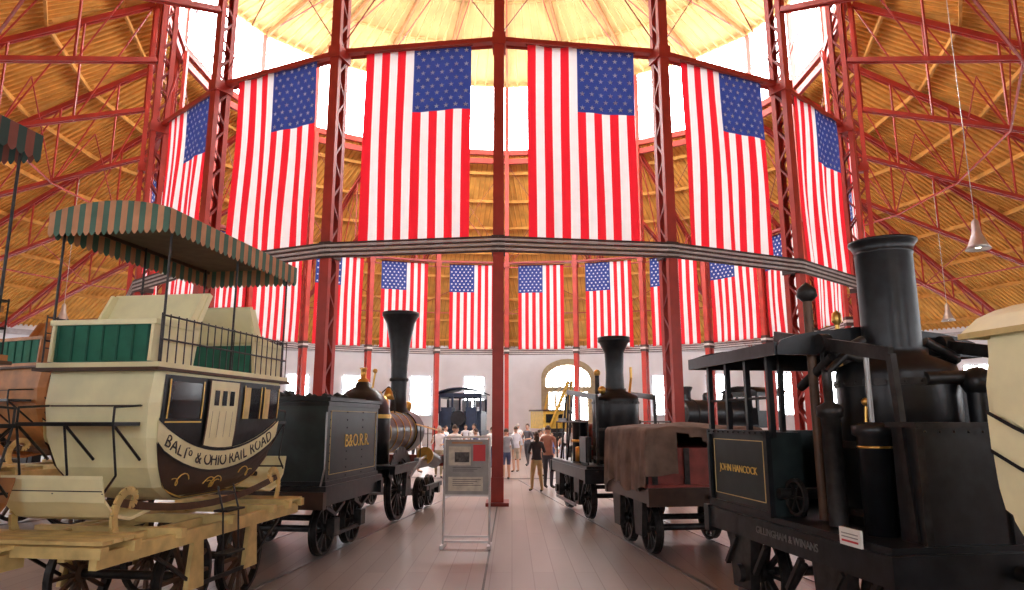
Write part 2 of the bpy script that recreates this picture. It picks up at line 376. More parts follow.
# ---------------------------------------------------------------- coach
def interp(xs,ys,x):
    if x<=xs[0]: return ys[0]
    for i in range(len(xs)-1):
        if x<=xs[i+1]: return ys[i]+(ys[i+1]-ys[i])*(x-xs[i])/(xs[i+1]-xs[i])
    return ys[-1]
def coach(name,loc,rot,body,side,canopy=True,ca=None,cb=None,label=True,topseats=True,sc=(.8,1,1),dx=0.,zt=4.02,ends=True):
    b=MB(); b.T=Matrix.Translation((dx,0,0))@Matrix.Diagonal((*sc,1))
    for x in(-.72,.72):
        for y in(-.53,.53): b.wheel((x,y,.45),.45,DBR,12,.09,IRON,.1,1 if x>0 else -1)
    for y in(-.53,.53): b.cyl((-.8,y,.45),(.8,y,.45),.045,.045,IRON,10)
    e0,e1=(-1.95,1.65) if ends else (-1.15,1.15)
    for x in(-.86,.86):
        b.beam((x,e0,.86),(x,e1,.86),.09,.13,YEL)
        for y in(-.53,.53): b.prism([(y-.14,.34),(y+.14,.34),(y+.08,.8),(y-.08,.8)],x-.03,x+.03,YEL)
        b.beam((x,-.53,.36),(x,.53,.36),.04,.04,IRON)
        if ends: b.beam((x,-1.2,.78),(x,-.6,.42),.03,.03,IRON); b.beam((x,1.2,.78),(x,.6,.42),.03,.03,IRON)
    for x in(-.5,.5): b.beam((x,e0,.9),(x,e1,.9),.08,.1,YEL)
    for y in((-1.95,-1.55,-.9,0,.9,1.3,1.65) if ends else (-.9,0,.9)): b.beam((-.98,y,.93),(.98,y,.93),.09,.09,YEL)
    if ends:
        for i in range(4): b.box((0,-1.90+.13*i,1.0),(1.9,.115,.03),YEL)
        b.box((0,1.45,.98),(1.9,.45,.03),YEL)
        for x in(-.62,.62):
            for s in(-1,1):
                pts=[]
                for i in range(14):
                    a=R(-80+i*26); rr=.2-.009*i
                    pts.append((x,s*(1.36-rr*math.cos(a)*-1*.9),1.12+rr*math.sin(a)+.015*i))
                for p,q in zip(pts[:-1],pts[1:]): b.beam(p,q,.07,.035,YEL,(1,0,0))
            prev=None
            for i in range(13):
                y=-1.45+2.9*i/12; p=(x,y,1.10+.16*(y/1.45)**2)
                if prev: b.beam(prev,p,.07,.03,DBR,(1,0,0))
                prev=p
    if ends:
        zs=[1.16,1.22,1.34,1.54,1.82,2.15,2.47]; hx=[.42,.52,.60,.68,.73,.76,.77]; hy=[.35,.66,.92,1.10,1.22,1.26,1.22]
    else:
        zs=[1.00,1.06,1.18,1.38,1.75,2.15,2.47]; hx=[.60,.68,.74,.78,.80,.80,.78]; hy=[.95,1.05,1.14,1.22,1.28,1.28,1.22]
    vs=[];fs=[]
    for z,x,y in zip(zs,hx,hy):
        c=.08
        vs+=[(-x,-y+c,z),(-x+c,-y,z),(x-c,-y,z),(x,-y+c,z),(x,y-c,z),(x-c,y,z),(-x+c,y,z),(-x,y-c,z)]
    for i in range(len(zs)-1):
        for k in range(8): fs.append((i*8+k,i*8+(k+1)%8,(i+1)*8+(k+1)%8,(i+1)*8+k))
    fs.append(tuple(range(8))[::-1])
    b.add(vs,fs,body)
    HX=lambda z:interp(zs,hx,z); HY=lambda z:interp(zs,hy,z)
    def patch(y0,y1,zl,zh,off,mat,ny=14,nz=6,sd=1):
        vs=[];fs=[]
        for i in range(ny+1):
            y=y0+(y1-y0)*i/ny
            for j in range(nz+1):
                z=zl(y)+(zh(y)-zl(y))*j/nz
                ym=HY(z)-.05; yy=max(-ym,min(ym,y))
                vs.append((sd*(HX(z)+off),yy,z))
        for i in range(ny):
            for j in range(nz):
                a=i*(nz+1)+j; q=(a,a+nz+1,a+nz+2,a+1); fs.append(q if sd>0 else q[::-1])
        b.add(vs,fs,mat)
    U=lambda y:1.66+.33*(y/1.2)**2; L_=lambda y:U(y)-.21
    C=lambda v:(lambda y:v)
    for sd in(1,-1):
        patch(-1.2,1.2,lambda y:max(1.18,L_(y)-.34),L_,.008,BELLY if label else body,sd=sd)
        patch(-1.2,1.2,L_,U,.018,body,sd=sd)
        patch(-1.2,1.2,lambda y:U(y)-.005,lambda y:U(y)+.02,.026,BLK,nz=1,sd=sd)
        patch(-1.2,1.2,lambda y:L_(y)-.02,lambda y:L_(y)+.005,.026,BLK,nz=1,sd=sd)
        if label: patch(-1.0,1.0,lambda y:max(1.19,L_(y)-.30),lambda y:max(1.20,L_(y)-.285),.014,GOLD,nz=1,sd=sd)
        patch(-1.16,1.16,lambda y:U(y)+.02,C(2.42),.008,side,sd=sd)
        if label or topseats:
            for y0,y1 in((-1.08,-.52),(.3,.68),(.76,1.12)):
                patch(y0,y1,lambda y:max(2.0,U(y)+.08),C(2.36),.014,GLS,4,2,sd)
                if y0>0: patch(y0,y0+.13,lambda y:max(2.0,U(y)+.08),C(2.36),.022,YEL,2,2,sd)
                for q in(y0,y1): patch(q-.012,q+.012,lambda y:max(2.0,U(y)+.06),C(2.38),.024,GOLD,1,2,sd)
            patch(-1.1,-.5,C(1.96),C(1.975),.022,GOLD,2,1,sd)
        patch(-.42,.16,lambda y:U(y)+.03,C(2.40),.03,body,4,4,sd)
        for y in(-.42,.16): patch(y-.012,y+.012,lambda y:U(y)+.02,C(2.42),.035,DBR,1,4,sd)
        if label or topseats:
            for i in range(3): patch(-.33+i*.15,-.24+i*.15,C(2.14),C(2.3),.038,GLS,1,1,sd)
            for i in range(4): patch(-.34+i*.13,-.335+i*.13,C(1.8),C(2.08),.038,DBR,1,1,sd)
    if label:
        s="BALTo & OHIO RAIL ROAD"
        W_={' ':.05,'I':.055,'&':.12,'o':.085,'L':.095,'T':.1,'O':.125,'H':.12,'D':.12}
        tot=sum(W_.get(ch,.112) for ch in s); y=-tot/2
        for ch in s:
            w=W_.get(ch,.112)
            yc=y+w/2; z=U(yc)-.105; tilt=math.atan(.66*yc/1.44)
            if ch!=' ': b.text(ch,.18 if ch!='o' else .13,T_right(HX(z)+.024,yc,z+(.03 if ch=='o' else 0),tilt),BLT,.003)
            y+=w
        for yc,s in((-.55,1),(.55,-1),(.1,1),(-.1,-1)):
            prev=None
            for i in range(18):
                a=i*.5; r=.075-.003*i; z=1.31+.25*(yc*yc)+r*math.sin(a); p=(HX(z)+.016,yc+s*(r*math.cos(a)-.012*i),z)
                if prev: b.beam(prev,p,.008,.010,GOLD,(1,0,0))
                prev=p
    for s in(-1,1):
        if not ends: continue
        b.box((0,s*1.262,2.12),(1.2,.01,.015),DBR)
        prof=[(1.02,1.14),(1.3,1.09),(1.5,1.14),(1.64,1.28),(1.70,1.48)]
        vs=[];n=len(prof)
        for y,z in prof: vs+=[(-.62,s*y,z),(.62,s*y,z),(-.62,s*y,z+.03),(.62,s*y,z+.03)]
        fs=[]
        for i in range(n-1):
            o=i*4; fs+=[(o,o+1,o+5,o+4),(o+2,o+6,o+7,o+3),(o,o+4,o+6,o+2),(o+1,o+3,o+7,o+5)]
        fs.append(((n-1)*4,(n-1)*4+1,(n-1)*4+3,(n-1)*4+2))
        b.add(vs,fs,body)
        b.box((0,s*1.46,1.95),(1.25,.34,.035),BLK)
        for x in(-.6,0,.6):
            b.tube([(x,s*1.62,1.95),(x,s*1.22,1.62)],.014,IRON,6)
            b.tube([(x,s*1.62,1.95),(x,s*1.52,1.5),(x,s*1.66,1.35)],.012,IRON,6)
        for x in(-.6,.6): b.tube([(x,s*1.28,2.12),(x,s*1.62,2.10),(x,s*1.62,1.95)],.012,IRON,6)
        b.tube([(-.6,s*1.66,1.38),(.6,s*1.66,1.38)],.012,IRON,6)
        b.tube([(-.3,s*1.4,1.3),(.3,s*1.4,1.3)],.03,IRON,8)
    if ends:
        b.box((0,0,2.50),(1.62,2.62,.06),body); b.box((0,0,2.465),(1.66,2.68,.03),DBR)
    if not topseats:
        ns=12
        for i in range(ns):
            x0=-.82+1.64*i/ns;x1=-.82+1.64*(i+1)/ns; z=lambda x:2.47+.24*max(0,1-(x/.82)**2)**.7
            b.add([(x0,-1.33,z(x0)),(x1,-1.33,z(x1)),(x1,1.33,z(x1)),(x0,1.33,z(x0)),(x0,-1.33,2.44),(x1,-1.33,2.44),(x1,1.33,2.44),(x0,1.33,2.44)],[(0,1,2,3),(0,4,5,1),(3,2,6,7)],body)
        for sx in(-1,1): b.beam((sx*.82,-1.33,2.455),(sx*.82,1.33,2.455),.03,.035,YEL)
    if topseats:
        for s in(-1,1):
            b.box((0,s*.98,2.72),(1.3,.56,.36),GRN)
            b.box((0,s*.98,2.92),(1.42,.62,.05),body)
            poly=[(s*1.30,2.54),(s*1.28,2.94),(s*.74,2.99),(s*.55,3.32),(s*.42,3.30),(s*.55,2.95),(s*.62,2.54)]
            for x in(-.68,.64): b.prism(poly,x,x+.04,body)
            vs=[(-.7,s*.66,2.94),(.7,s*.66,2.94),(.7,s*.45,3.34),(-.7,s*.45,3.34),(-.7,s*.60,2.92),(.7,s*.60,2.92),(.7,s*.39,3.32),(-.7,s*.39,3.32)]
            b.add(vs,[(0,1,2,3),(7,6,5,4),(3,2,6,7),(0,3,7,4),(1,5,6,2)],body)
            for k in range(7):
                b.box((-.6+.2*k,s*1.265,2.72),(.02,.02,.34),M('deep_green_cloth',(.012,.10,.065),.8))
        for x in(-.77,.77):
            for z in(2.75,2.98): b.tube([(x,-1.28,z),(x,1.28,z)],.01,IRON,6)
            y=-1.28
            while y<1.3: b.tube([(x,y,2.53),(x,y,3.0)],.008,IRON,6); y+=.128
        for y in(1.28,):
            for z in(2.75,2.98): b.tube([(-.77,y,z),(.77,y,z)],.01,IRON,6)
            x=-.77
            while x<.78: b.tube([(x,y,2.53),(x,y,3.0)],.008,IRON,6); x+=.11
    if canopy:
        W,Ln=.82,1.36
        for x in(-.74,.74):
            for y in(-1.22,0,1.22): b.tube([(x,y,2.5),(x,y,zt-.02)],.014,IRON,8)
        arc=lambda x: zt+.10*(1-(x/W)**2)
        ny=32
        for i in range(ny):
            y0=-Ln+2*Ln*i/ny; y1=-Ln+2*Ln*(i+1)/ny; mt=ca if i%2 else cb
            xs=[-W+2*W*k/8 for k in range(9)]
            vs=[(x,y0,arc(x)) for x in xs]+[(x,y1,arc(x)) for x in xs]
            b.add(vs,[(k,k+1,10+k,9+k) for k in range(8)],mt,True)
            for s in(-1,1):
                pts=[(y0,zt),(y1,zt)]+[(y1+(y0-y1)*q/5,zt-.21-.04*math.sin(math.pi*q/5)) for q in range(6)]
                b.add([(s*(W+.005+.0),p,z) for p,z in pts],[tuple(range(8))],mt)
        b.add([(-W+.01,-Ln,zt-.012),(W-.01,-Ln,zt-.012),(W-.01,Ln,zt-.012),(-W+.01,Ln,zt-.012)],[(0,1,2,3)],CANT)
        nx=20
        for i in range(nx):
            x0=-W+2*W*i/nx; x1=-W+2*W*(i+1)/nx; mt=ca if i%2 else cb
            for s in(-1,1):
                pts=[(x0,arc(x0)),(x1,arc(x1))]+[(x1+(x0-x1)*q/5,zt-.21-.04*math.sin(math.pi*q/5)) for q in range(6)]
                b.add([(p,s*(Ln+.005),z) for p,z in pts],[tuple(range(8))],mt)
        for x in(-W+.03,W-.03): b.beam((x,-Ln,zt-.03),(x,Ln,zt-.03),.03,.04,DBR)
    if ends:
        for s in(1,-1):
            for z,x in((1.05,.98),(.62,1.02)):
                b.box((s*x,-.13,z),(.2,.34,.02),IRON)
            for y in(-.28,.02): b.tube([(s*.9,y,1.3),(s*1.0,y,1.05),(s*1.04,y,.62)],.012,IRON,6)
    return b.obj(name,loc,rot)
def trackL(y): r=(CY-y)/math.cos(STEP/2); return (CX-r*math.sin(STEP/2),y,.014)
def trackR(y): r=(CY-y)/math.cos(STEP/2); return (CX+r*math.sin(STEP/2),y,.014)
AL=-STEP/2; AR=STEP/2
coach('passenger_coach',trackL(7.82),AL,CREAM,BLK,True,CANG,CANO,dx=.20)
coach('passenger_coach',(-5.02,4.45,.0),AL,BROWN,BLK,True,M('canopy_dark_green',(.03,.06,.05),.8),M('canopy_dark_red',(.22,.06,.04),.8),label=False,zt=4.49)
coach('passenger_coach',tuple(RP(20.5,-1.5*STEP,.014)),-1.5*STEP,BROWN,BROWN,False,label=False,topseats=True,sc=(1.2,1.2,1.2))
p=trackR(3.05); coach('passenger_coach',(p[0]-.10,p[1],p[2]),AR,CREAM,CREAM,False,label=False,topseats=False,sc=(1,1.04,1.02),ends=False)
# ---------------------------------------------------------------- left tender
b=MB()
for x in(-.72,.72):
    for y in(-.6,.5): b.wheel((x,y,.38),.38,IRON,10,.1,None,.09,1 if x>0 else -1)
for y in(-.6,.5): b.cyl((-.85,y,.38),(.85,y,.38),.05,.05,IRON,10)
for x in(-.88,.88):
    b.box((x,0,.86),(.1,2.4,.2),BLK)
    for y in(-.6,.5):
        b.box((x,y,.42),(.12,.2,.24),IRON); b.beam((x,y-.35,.74),(x,y,.6),.07,.05,IRON); b.beam((x,y+.35,.74),(x,y,.6),.07,.05,IRON)
    b.beam((x,-.6,.3),(x,.5,.3),.04,.05,IRON)
b.box((0,0,1.0),(2.0,2.45,.1),BLK)
b.box((0,-1.24,.86),(2.0,.12,.24),BELLY); b.box((0,1.24,.86),(2.0,.12,.24),BLK)
b.box((0,0,1.65),(1.86,2.2,1.22),TGR)
for z in(1.08,2.22): 
    b.box((0,0,z),(1.90,2.24,.06),BLK)
b.box((0,0,2.29),(1.96,2.3,.05),BLK)
b.box((0,.1,2.33),(1.5,1.7,.04),WOODC)
for i in range(60): b.sph((random.uniform(-.65,.65),random.uniform(-.6,.8),2.32+random.uniform(0,.04)),random.uniform(.04,.08),WOODC,6)
for s in(-1,1):
    for y in(-1.0,-.34,.34,1.0):
        for z in [1.15+.12*i for i in range(9)]: b.sph((s*.932,y,z),.012,BLK,6)
    for z in(1.2,2.12): b.box((s*.934,0,z),(.008,1.96,.008),YEL)
    for y in(-.98,.98): b.box((s*.934,y,1.66),(.008,.008,.92),YEL)
b.text('B&O.R.R.',.28,T_right(.937,.12,1.66),GOLD)
b.text('B&O.R.R.',.28,T_left(-.937,.12,1.66),GOLD)
b.cyl((.0,-1.3,.86),(0,-1.5,.86),.05,.08,IRON); 
b.tube([(.9,-1.2,1.0),(.98,-1.25,1.3),(.98,-1.25,2.1)],.015,STEEL,6)
b.obj('locomotive_tender',trackL(11.35),AL)
# ---------------------------------------------------------------- left locomotive
def hboiler(b,y0,y1,z,r,mat):
    b.cyl((0,y0,z),(0,y1,z),r,r,mat,28)
b=MB()
for x in(-.72,.72):
    s=1 if x>0 else -1
    b.wheel((x,-.95,.62),.62,IRON,14,.11,IRON,.12,s)
    for y in(.75,1.55): b.wheel((x,y,.36),.36,IRON,10,.1,None,.08,s)
for y,z in((-.95,.62),(.75,.36),(1.55,.36)): b.cyl((-.95,y,z),(.95,y,z),.05,.05,STEEL,10)
for x in(-.92,.92):
    b.beam((x,-1.9,1.05),(x,1.95,1.05),.1,.16,BLK)
    b.beam((x,.45,.5),(x,1.85,.5),.08,.1,IRON)
    for y in(-.95,): b.prism([(y-.2,.5),(y+.2,.5),(y+.12,1.0),(y-.12,1.0)],x-.04,x+.04,IRON)
    for y in(.75,1.55): b.box((x,y,.42),(.1,.16,.22),IRON)
    b.cyl((x*.98,.5,1.2),(x*.98,1.25,1.05),.17,.17,BLK,18); b.cyl((x*.98,.45,1.21),(x*.98,.5,1.2),.19,.19,BRASS,18)
    b.cyl((x*1.0,.5,1.2),(x*1.0,-.2,1.1),.03,.03,STEEL,8)
    b.beam((x*1.05,-.2,1.1),(x*1.05,-.95,.85),.04,.07,STEEL)
    b.box((x,-.2,1.1),(.1,.16,.18),STEEL)
    prev=None
    for i in range(10):
        a=R(20+i*15.5); p=(x*.85,-.95+.72*math.cos(a),.62+.72*math.sin(a))
        if prev: b.beam(prev,p,.24,.02,BLK,(1,0,0))
        prev=p
    b.tube([(x,-.4,1.9),(x,1.5,1.75)],.018,BRASS,8)
    for y in(0,.6,1.2): b.tube([(x,y,1.12),(x,y,1.85)],.012,IRON,6)
b.box((0,-1.6,1.1),(2.0,.75,.06),BLK); b.box((0,1.97,1.02),(2.05,.12,.26),RSTR)
for x in(-.6,.6): b.cyl((x,2.03,1.02),(x,2.2,1.02),.07,.1,IRON)
hboiler(b,-.7,1.25,1.72,.46,M('boiler_lagging',(.05,.04,.04),.3,.4,.2,6)); hboiler(b,1.25,1.85,1.72,.5,BLK)
b.cyl((0,1.85,1.72),(0,1.9,1.72),.4,.36,IRON,24)
for y in(-.65,-.2,.3,.8,1.22): b.cyl((0,y,1.72),(0,y+.025,1.72),.472,.472,BRASS,28)
Tm=Matrix.Translation((0,-1.15,0))
b.lathe([(.001,.75),(.58,.75),(.58,2.05),(.56,2.2),(.48,2.4),(.34,2.56),(.16,2.66),(.14,2.75),(.001,2.78)],BLK,28,Tm)
b.lathe([(.595,2.02),(.595,2.1)],BRASS,28,Tm)
b.lathe([(.10,2.7),(.12,2.8),(.06,2.84),(.06,3.0),(.09,3.04),(.001,3.06)],BRASS,16,Tm)
b.tube([(.2,-1.15,2.6),(.25,-1.15,2.95)],.02,BRASS,8); b.sph((.25,-1.15,2.98),.05,BRASS,10)
b.lathe([(.22,2.1),(.2,2.4),(.14,2.5),(.001,2.54)],BRASS,20,Matrix.Translation((0,-.1,0)))
b.lathe([(.001,2.35),(.14,2.35),(.09,2.5),(.05,2.6),(.001,2.62)],BRASS,16,Matrix.Translation((0,.5,.1)))
for x in(-.16,.16): b.tube([(x,.5,2.1),(x,.5,2.6),(0,.5,2.74)],.015,IRON,6)
b.sph((.0,-.1,2.56),.05,BRASS,10)
b.lathe([(.28,2.15),(.2,2.28),(.19,2.6),(.2,3.3),(.25,3.8),(.34,4.3),(.42,4.46),(.45,4.49),(.45,4.57),(.40,4.58),(.33,4.3),(.18,3.6)],BLK,28,Matrix.Translation((0,1.25,0)))
b.lathe([(.21,2.9),(.225,2.92),(.225,2.96),(.21,2.98)],IRON,24,Matrix.Translation((0,1.25,0)))
b.lathe([(.001,.0),(.12,0),(.14,.1),(.14,.22),(.001,.25)],BRASS,14,Matrix.Translation((0,1.9,2.2)))
b.obj('steam_locomotive',trackL(15.25),AL)
# ---------------------------------------------------------------- grasshopper locomotive builder
def grasshopper(b,boiler_y,br,z0,z1,stackr,ztop,flare,y0,y1):
    for x in(-.72,.72):
        s=1 if x>0 else -1
        for y in(y0+.75,y1-.75): b.wheel((x,y,.45),.45,IRON,10,.1,None,.1,s)
    for y in(y0+.75,y1-.75): b.cyl((-.95,y,.45),(.95,y,.45),.05,.05,IRON,10)
    for x in(-.93,.93):
        b.beam((x,y0,.92),(x,y1,.92),.1,.22,BLK)
        for y in(y0+.75,y1-.75):
            b.prism([(y-.18,.3),(y+.18,.3),(y+.24,.82),(y-.24,.82)],x-.05,x+.05,IRON); b.cyl((x-.1,y,.45),(x+.1,y,.45),.09,.09,IRON,12)
        b.beam((x*1.08,y0+.75,.28),(x*1.08,y1-.75,.28),.04,.06,STEEL)
        b.beam((x,y0+.2,.82),(x,y0+.6,.35),.04,.04,IRON)
    b.box((0,(y0+y1)/2,1.05),(1.9,y1-y0,.07),BLK)
    for y in(y0,y1): b.box((0,y,.9),(2.0,.12,.28),BLK); b.cyl((0,y-.2,.9),(0,y+.2,.9),.06,.06,IRON)
    T=Matrix.Translation((0,boiler_y,0))
    b.lathe([(.001,z0),(br,z0),(br,z1-.08),(br*.96,z1),(stackr*1.15,z1+.1),(stackr*1.15,z1+.16)],BLK,32,T)
    for z in(z0+.12,(z0+z1)/2,z1-.15): b.lathe([(br,z-.03),(br+.015,z-.03),(br+.015,z+.03),(br,z+.03)],IRON,32,T,False)
    for k in range(24):
        a=2*math.pi*k/24
        for z in(z0+.12,z1-.15): b.sph((br*1.02*math.cos(a),boiler_y+br*1.02*math.sin(a),z),.014,IRON,6)
    if flare:
        pr=[(stackr,z1+.1),(stackr*.92,z1+.5),(stackr,ztop-.35),(stackr*1.5,ztop-.12),(stackr*1.7,ztop-.1),(stackr*1.7,ztop),(stackr*1.5,ztop),(stackr*.9,ztop-.3)]
    else:
        pr=[(stackr,z1+.1),(stackr,ztop-.14),(stackr*1.03,ztop-.13),(stackr*1.03,ztop-.11),(stackr,ztop-.1),(stackr*1.12,ztop-.04),(stackr*1.2,ztop-.02),(stackr*1.2,ztop),(stackr*1.02,ztop),(stackr*.9,ztop-.3)]
    b.lathe(pr,BLK,32,T)
b=MB()
grasshopper(b,-.55,.50,1.08,2.5,.21,3.78,True,-1.65,1.7)
for x in(-.62,.62):
    b.lathe([(.001,1.08),(.17,1.08),(.17,1.9),(.2,1.92),(.2,1.98),(.001,2.0)],BLK,18,Matrix.Translation((x,.2,0)))
    b.lathe([(.175,1.5),(.19,1.51),(.19,1.55),(.175,1.56)],BRASS,18,Matrix.Translation((x,.2,0)))
    b.cyl((x,.2,2.0),(x,.2,2.6),.025,.025,STEEL,8)
    b.beam((x,-1.3,2.45),(x,1.35,2.65),.05,.11,IRON); b.beam((x,-1.3,1.1),(x,-1.3,2.45),.05,.05,IRON)
    b.beam((x,1.3,2.65),(x*1.2,1.1,.7),.035,.04,IRON)
    for y in(.7,1.35): b.beam((x*1.3,y,1.08),(x*1.1,y-.1,2.55),.04,.05,IRON)
    b.beam((x*1.3,.6,2.0),(x*1.3,1.5,2.0),.05,.06,IRON)
    b.tube([(x*1.4,-1.5,1.1),(x*1.4,-1.5,1.95),(x*1.4,1.5,1.95),(x*1.4,1.5,1.1)],.018,IRON,8)
    for y in(-.8,0,.8): b.tube([(x*1.4,y,1.1),(x*1.4,y,1.95)],.012,IRON,6)
b.lathe([(.001,1.08),(.36,1.08),(.36,1.8),(.3,1.9),(.001,1.92)],RSTR,24,Matrix.Translation((0,1.2,0)))
b.cyl((-.75,.9,1.35),(.75,.9,1.35),.06,.06,STEEL,12); b.wheel((-.45,.9,1.35),.3,IRON,8,.06)
b.tube([(.3,-.55,2.4),(.45,-.3,2.9),(.45,-.3,3.15)],.03,BRASS,8); b.sph((-.35,-.75,2.62),.09,BRASS,10)
b.cyl((-.3,-.2,2.5),(-.3,-.2,3.0),.05,.05,IRON,10); b.sph((-.3,-.2,3.02),.08,BRASS,10)
b.box((-.85,-1.2,1.4),(.12,.5,.5),BLK)
b.lathe([(.001,0),(.1,0),(.1,.3),(.001,.32)],BRASS,12,Matrix.Translation((-.7,-.1,1.1)))
b.obj('steam_locomotive',trackR(15.5),AR)
# tarp covered tender
b=MB()
for x in(-.72,.72):
    for y in(-.55,.55): b.wheel((x,y,.38),.38,IRON,10,.1,None,.09,1 if x>0 else -1)
for y in(-.55,.55): b.cyl((-.9,y,.38),(.9,y,.38),.05,.05,IRON,10)
for x in(-.88,.88):
    b.box((x,0,.88),(.1,2.2,.2),BELLY)
    for y in(-.55,.55): b.prism([(y-.15,.28),(y+.15,.28),(y+.22,.8),(y-.22,.8)],x-.04,x+.04,IRON)
for y in(-1.1,1.1): b.box((0,y,.88),(1.9,.1,.26),BELLY); b.cyl((0,y-.15,.88),(0,y+.15,.88),.05,.05,IRON)
b.box((0,0,1.02),(1.85,2.15,.06),RSTR)
b.box((0,0,1.3),(1.78,2.0,.55),RSTR)
for x in(-.9,.9):
    for y in(-.95,-.3,.3,.95): b.box((x,y,1.3),(.05,.08,.55),IRON)
for y in(-1.01,1.01):
    for x in(-.8,-.3,.3,.8): b.box((x,y,1.3),(.08,.05,.55),IRON)
nx,ny=60,64; vs=[];fs=[]
for i in range(nx+1):
    for j in range(ny+1):
        u=(i/nx-.5)*3.9; v=(j/ny-.5)*3.5
        X=max(-.93,min(.93,u)); Y=max(-1.06,min(1.06,v)); dx=abs(u)-.93 if abs(u)>.93 else 0; dy=abs(v)-1.06 if abs(v)>1.06 else 0
        drop=max(dx,dy) if not(dx and dy) else (dx*dx+dy*dy)**.5
        z=1.86+.07*math.cos(X*1.6)*math.cos(Y*1.2)+.018*math.sin(X*5+1)*math.sin(Y*3+2)+.010*math.sin(X*15+Y*9)-drop
        q=(Y if dx else X)
        f=(.006+.035*drop)*(1+.6*math.sin(q*6.1+1.3)+.4*math.sin(q*14.7+.5+2*z)+.25*math.sin(q*27))
        if u<0 and dx: X-=f
        elif dx: X+=f
        if v<0 and dy: Y-=f
        elif dy: Y+=f
        z=max(z,.95+.05*math.sin(q*4.3)+.03*math.sin(q*11))
        vs.append((X,Y,z))
for i in range(nx):
    for j in range(ny):
        u=(i/nx-.5)*3.9; v=(j/ny-.5)*3.5
        if v<-1.30-.12*math.sin(u*3) and u>-.5: continue
        a=i*(ny+1)+j; fs.append((a,a+ny+1,a+ny+2,a+1))
b.add(vs,fs,TARP,True)
b.obj('covered_tender',trackR(11.45),AR)
# ---------------------------------------------------------------- John Hancock
b=MB()
grasshopper(b,-.72,.5,1.08,2.46,.245,3.64,False,-1.75,1.3)
def panelbox(x0,x1,y0,y1,z0,z1,mat):
    b.box(((x0+x1)/2,(y0+y1)/2,(z0+z1)/2),(x1-x0,y1-y0,z1-z0),mat)
panelbox(-.95,-.60,-.1,1.2,1.08,1.87,TGR); panelbox(.60,.95,-.1,1.2,1.08,1.87,TGR); panelbox(-.95,.95,1.1,1.25,1.08,1.87,TGR)
b.box((-.955,.55,1.86),(.05,1.34,.05),BLK); b.box((-.955,.55,1.1),(.05,1.34,.05),BLK)
for y in(-.1,1.2): b.box((-.955,y,1.48),(.05,.05,.78),BLK)
for i in range(11): b.sph((-.985,-.05+.12*i,1.86),.012,IRON,6)
b.box((-.952,.55,1.78),(.008,1.1,.008),YEL);b.box((-.952,.55,1.2),(.008,1.1,.008),YEL)
for y in(0,1.1): b.box((-.952,y,1.49),(.008,.008,.58),YEL)
b.text('JOHN HANCOCK',.105,T_left(-.957,.55,1.48),GOLD,.003)
b.text('GILLINGHAM & WINANS',.095,T_left(-.985,-.35,.93),M('grey_lettering',(.14,.135,.13),.6),.003)
W=1.05; ya,yb=-.55,1.45
for i in range(10):
    x0=-W+2*W*i/10;x1=-W+2*W*(i+1)/10; z=lambda x:2.66+.2*(1-(x/W)**2)
    b.add([(x0,ya,z(x0)),(x1,ya,z(x1)),(x1,yb,z(x1)),(x0,yb,z(x0)),(x0,ya,z(x0)-.05),(x1,ya,z(x1)-.05),(x1,yb,z(x1)-.05),(x0,yb,z(x0)-.05)],[(0,1,2,3),(7,6,5,4),(0,4,5,1),(3,2,6,7)],BLK,True)
for x in(-W,W): b.box((x,(ya+yb)/2,2.64),(.04,yb-ya,.12),BLK)
for y in(ya,yb):
    b.prism([(-W,2.58),(W,2.58)]+[(W*math.cos(math.pi*i/10),2.66+.18*math.sin(math.pi*i/10)) for i in range(11)],y-.02,y+.02,BLK,'xz')
for x in(-.92,.92):
    for y in(1.2,.75,.3,-.15): b.box((x,y,2.22),(.05,.05,.8),BLK)
    b.tube([(x,-.15,2.2),(x,1.2,2.2)],.015,IRON,6)
for x in(-.62,.62):
    b.lathe([(.001,1.08),(.125,1.08),(.125,1.85),(.16,1.87),(.16,1.94),(.07,1.97),(.001,1.97)],BLK,20,Matrix.Translation((x,-1.2,0)))
    b.lathe([(.125,1.76),(.132,1.763),(.132,1.777),(.125,1.78)],BRASS,20,Matrix.Translation((x,-1.2,0)))
    b.cyl((x,-1.2,1.95),(x,-1.2,2.55),.022,.022,STEEL,8)
    b.beam((x,-1.5,2.50),(x,.2,2.84),.05,.11,IRON); b.beam((x,-1.6,1.1),(x,-1.5,2.50),.05,.06,IRON)
    b.beam((x,.15,2.84),(x*1.2,.0,1.1),.045,.045,IRON)
    b.beam((x,-.65,1.1),(x,-.62,2.68),.05,.07,IRON)
    b.cyl((x-.05,-.62,2.68),(x+.05,-.62,2.68),.09,.09,IRON,14)
    b.tube([(x,-.2,2.3),(x,-.75,2.55),(x*.5,-.75,2.7)],.045,IRON,10)
b.tube([(-.64,-.45,1.1),(-.64,-.45,3.12)],.042,DBR,12); b.lathe([(.042,3.10),(.095,3.15),(.085,3.22),(.03,3.27),(.001,3.29)],IRON,14,Matrix.Translation((-.64,-.45,0)))
b.lathe([(.08,1.1),(.08,2.0),(.11,2.02),(.11,2.1),(.04,2.14),(.04,2.4)],IRON,14,Matrix.Translation((-.74,-.82,0)))
b.tube([(-.74,-.82,2.4),(-.55,-.82,2.55),(-.3,-.82,2.5)],.035,IRON,8)
b.tube([(-.5,-.98,1.3),(-.56,-1.0,1.7),(-.52,-1.0,2.1)],.014,BRASS,8); b.sph((-.52,-1.0,2.14),.035,BRASS,10)
b.cyl((-.52,-.58,1.95),(-.60,-.58,1.95),.06,.06,BRASS,16)
b.tube([(-.25,-.30,2.5),(-.25,-.30,2.90)],.022,BRASS,8); b.lathe([(.02,2.90),(.05,2.94),(.04,3.02),(.001,3.05)],BRASS,12,Matrix.Translation((-.25,-.30,0)))
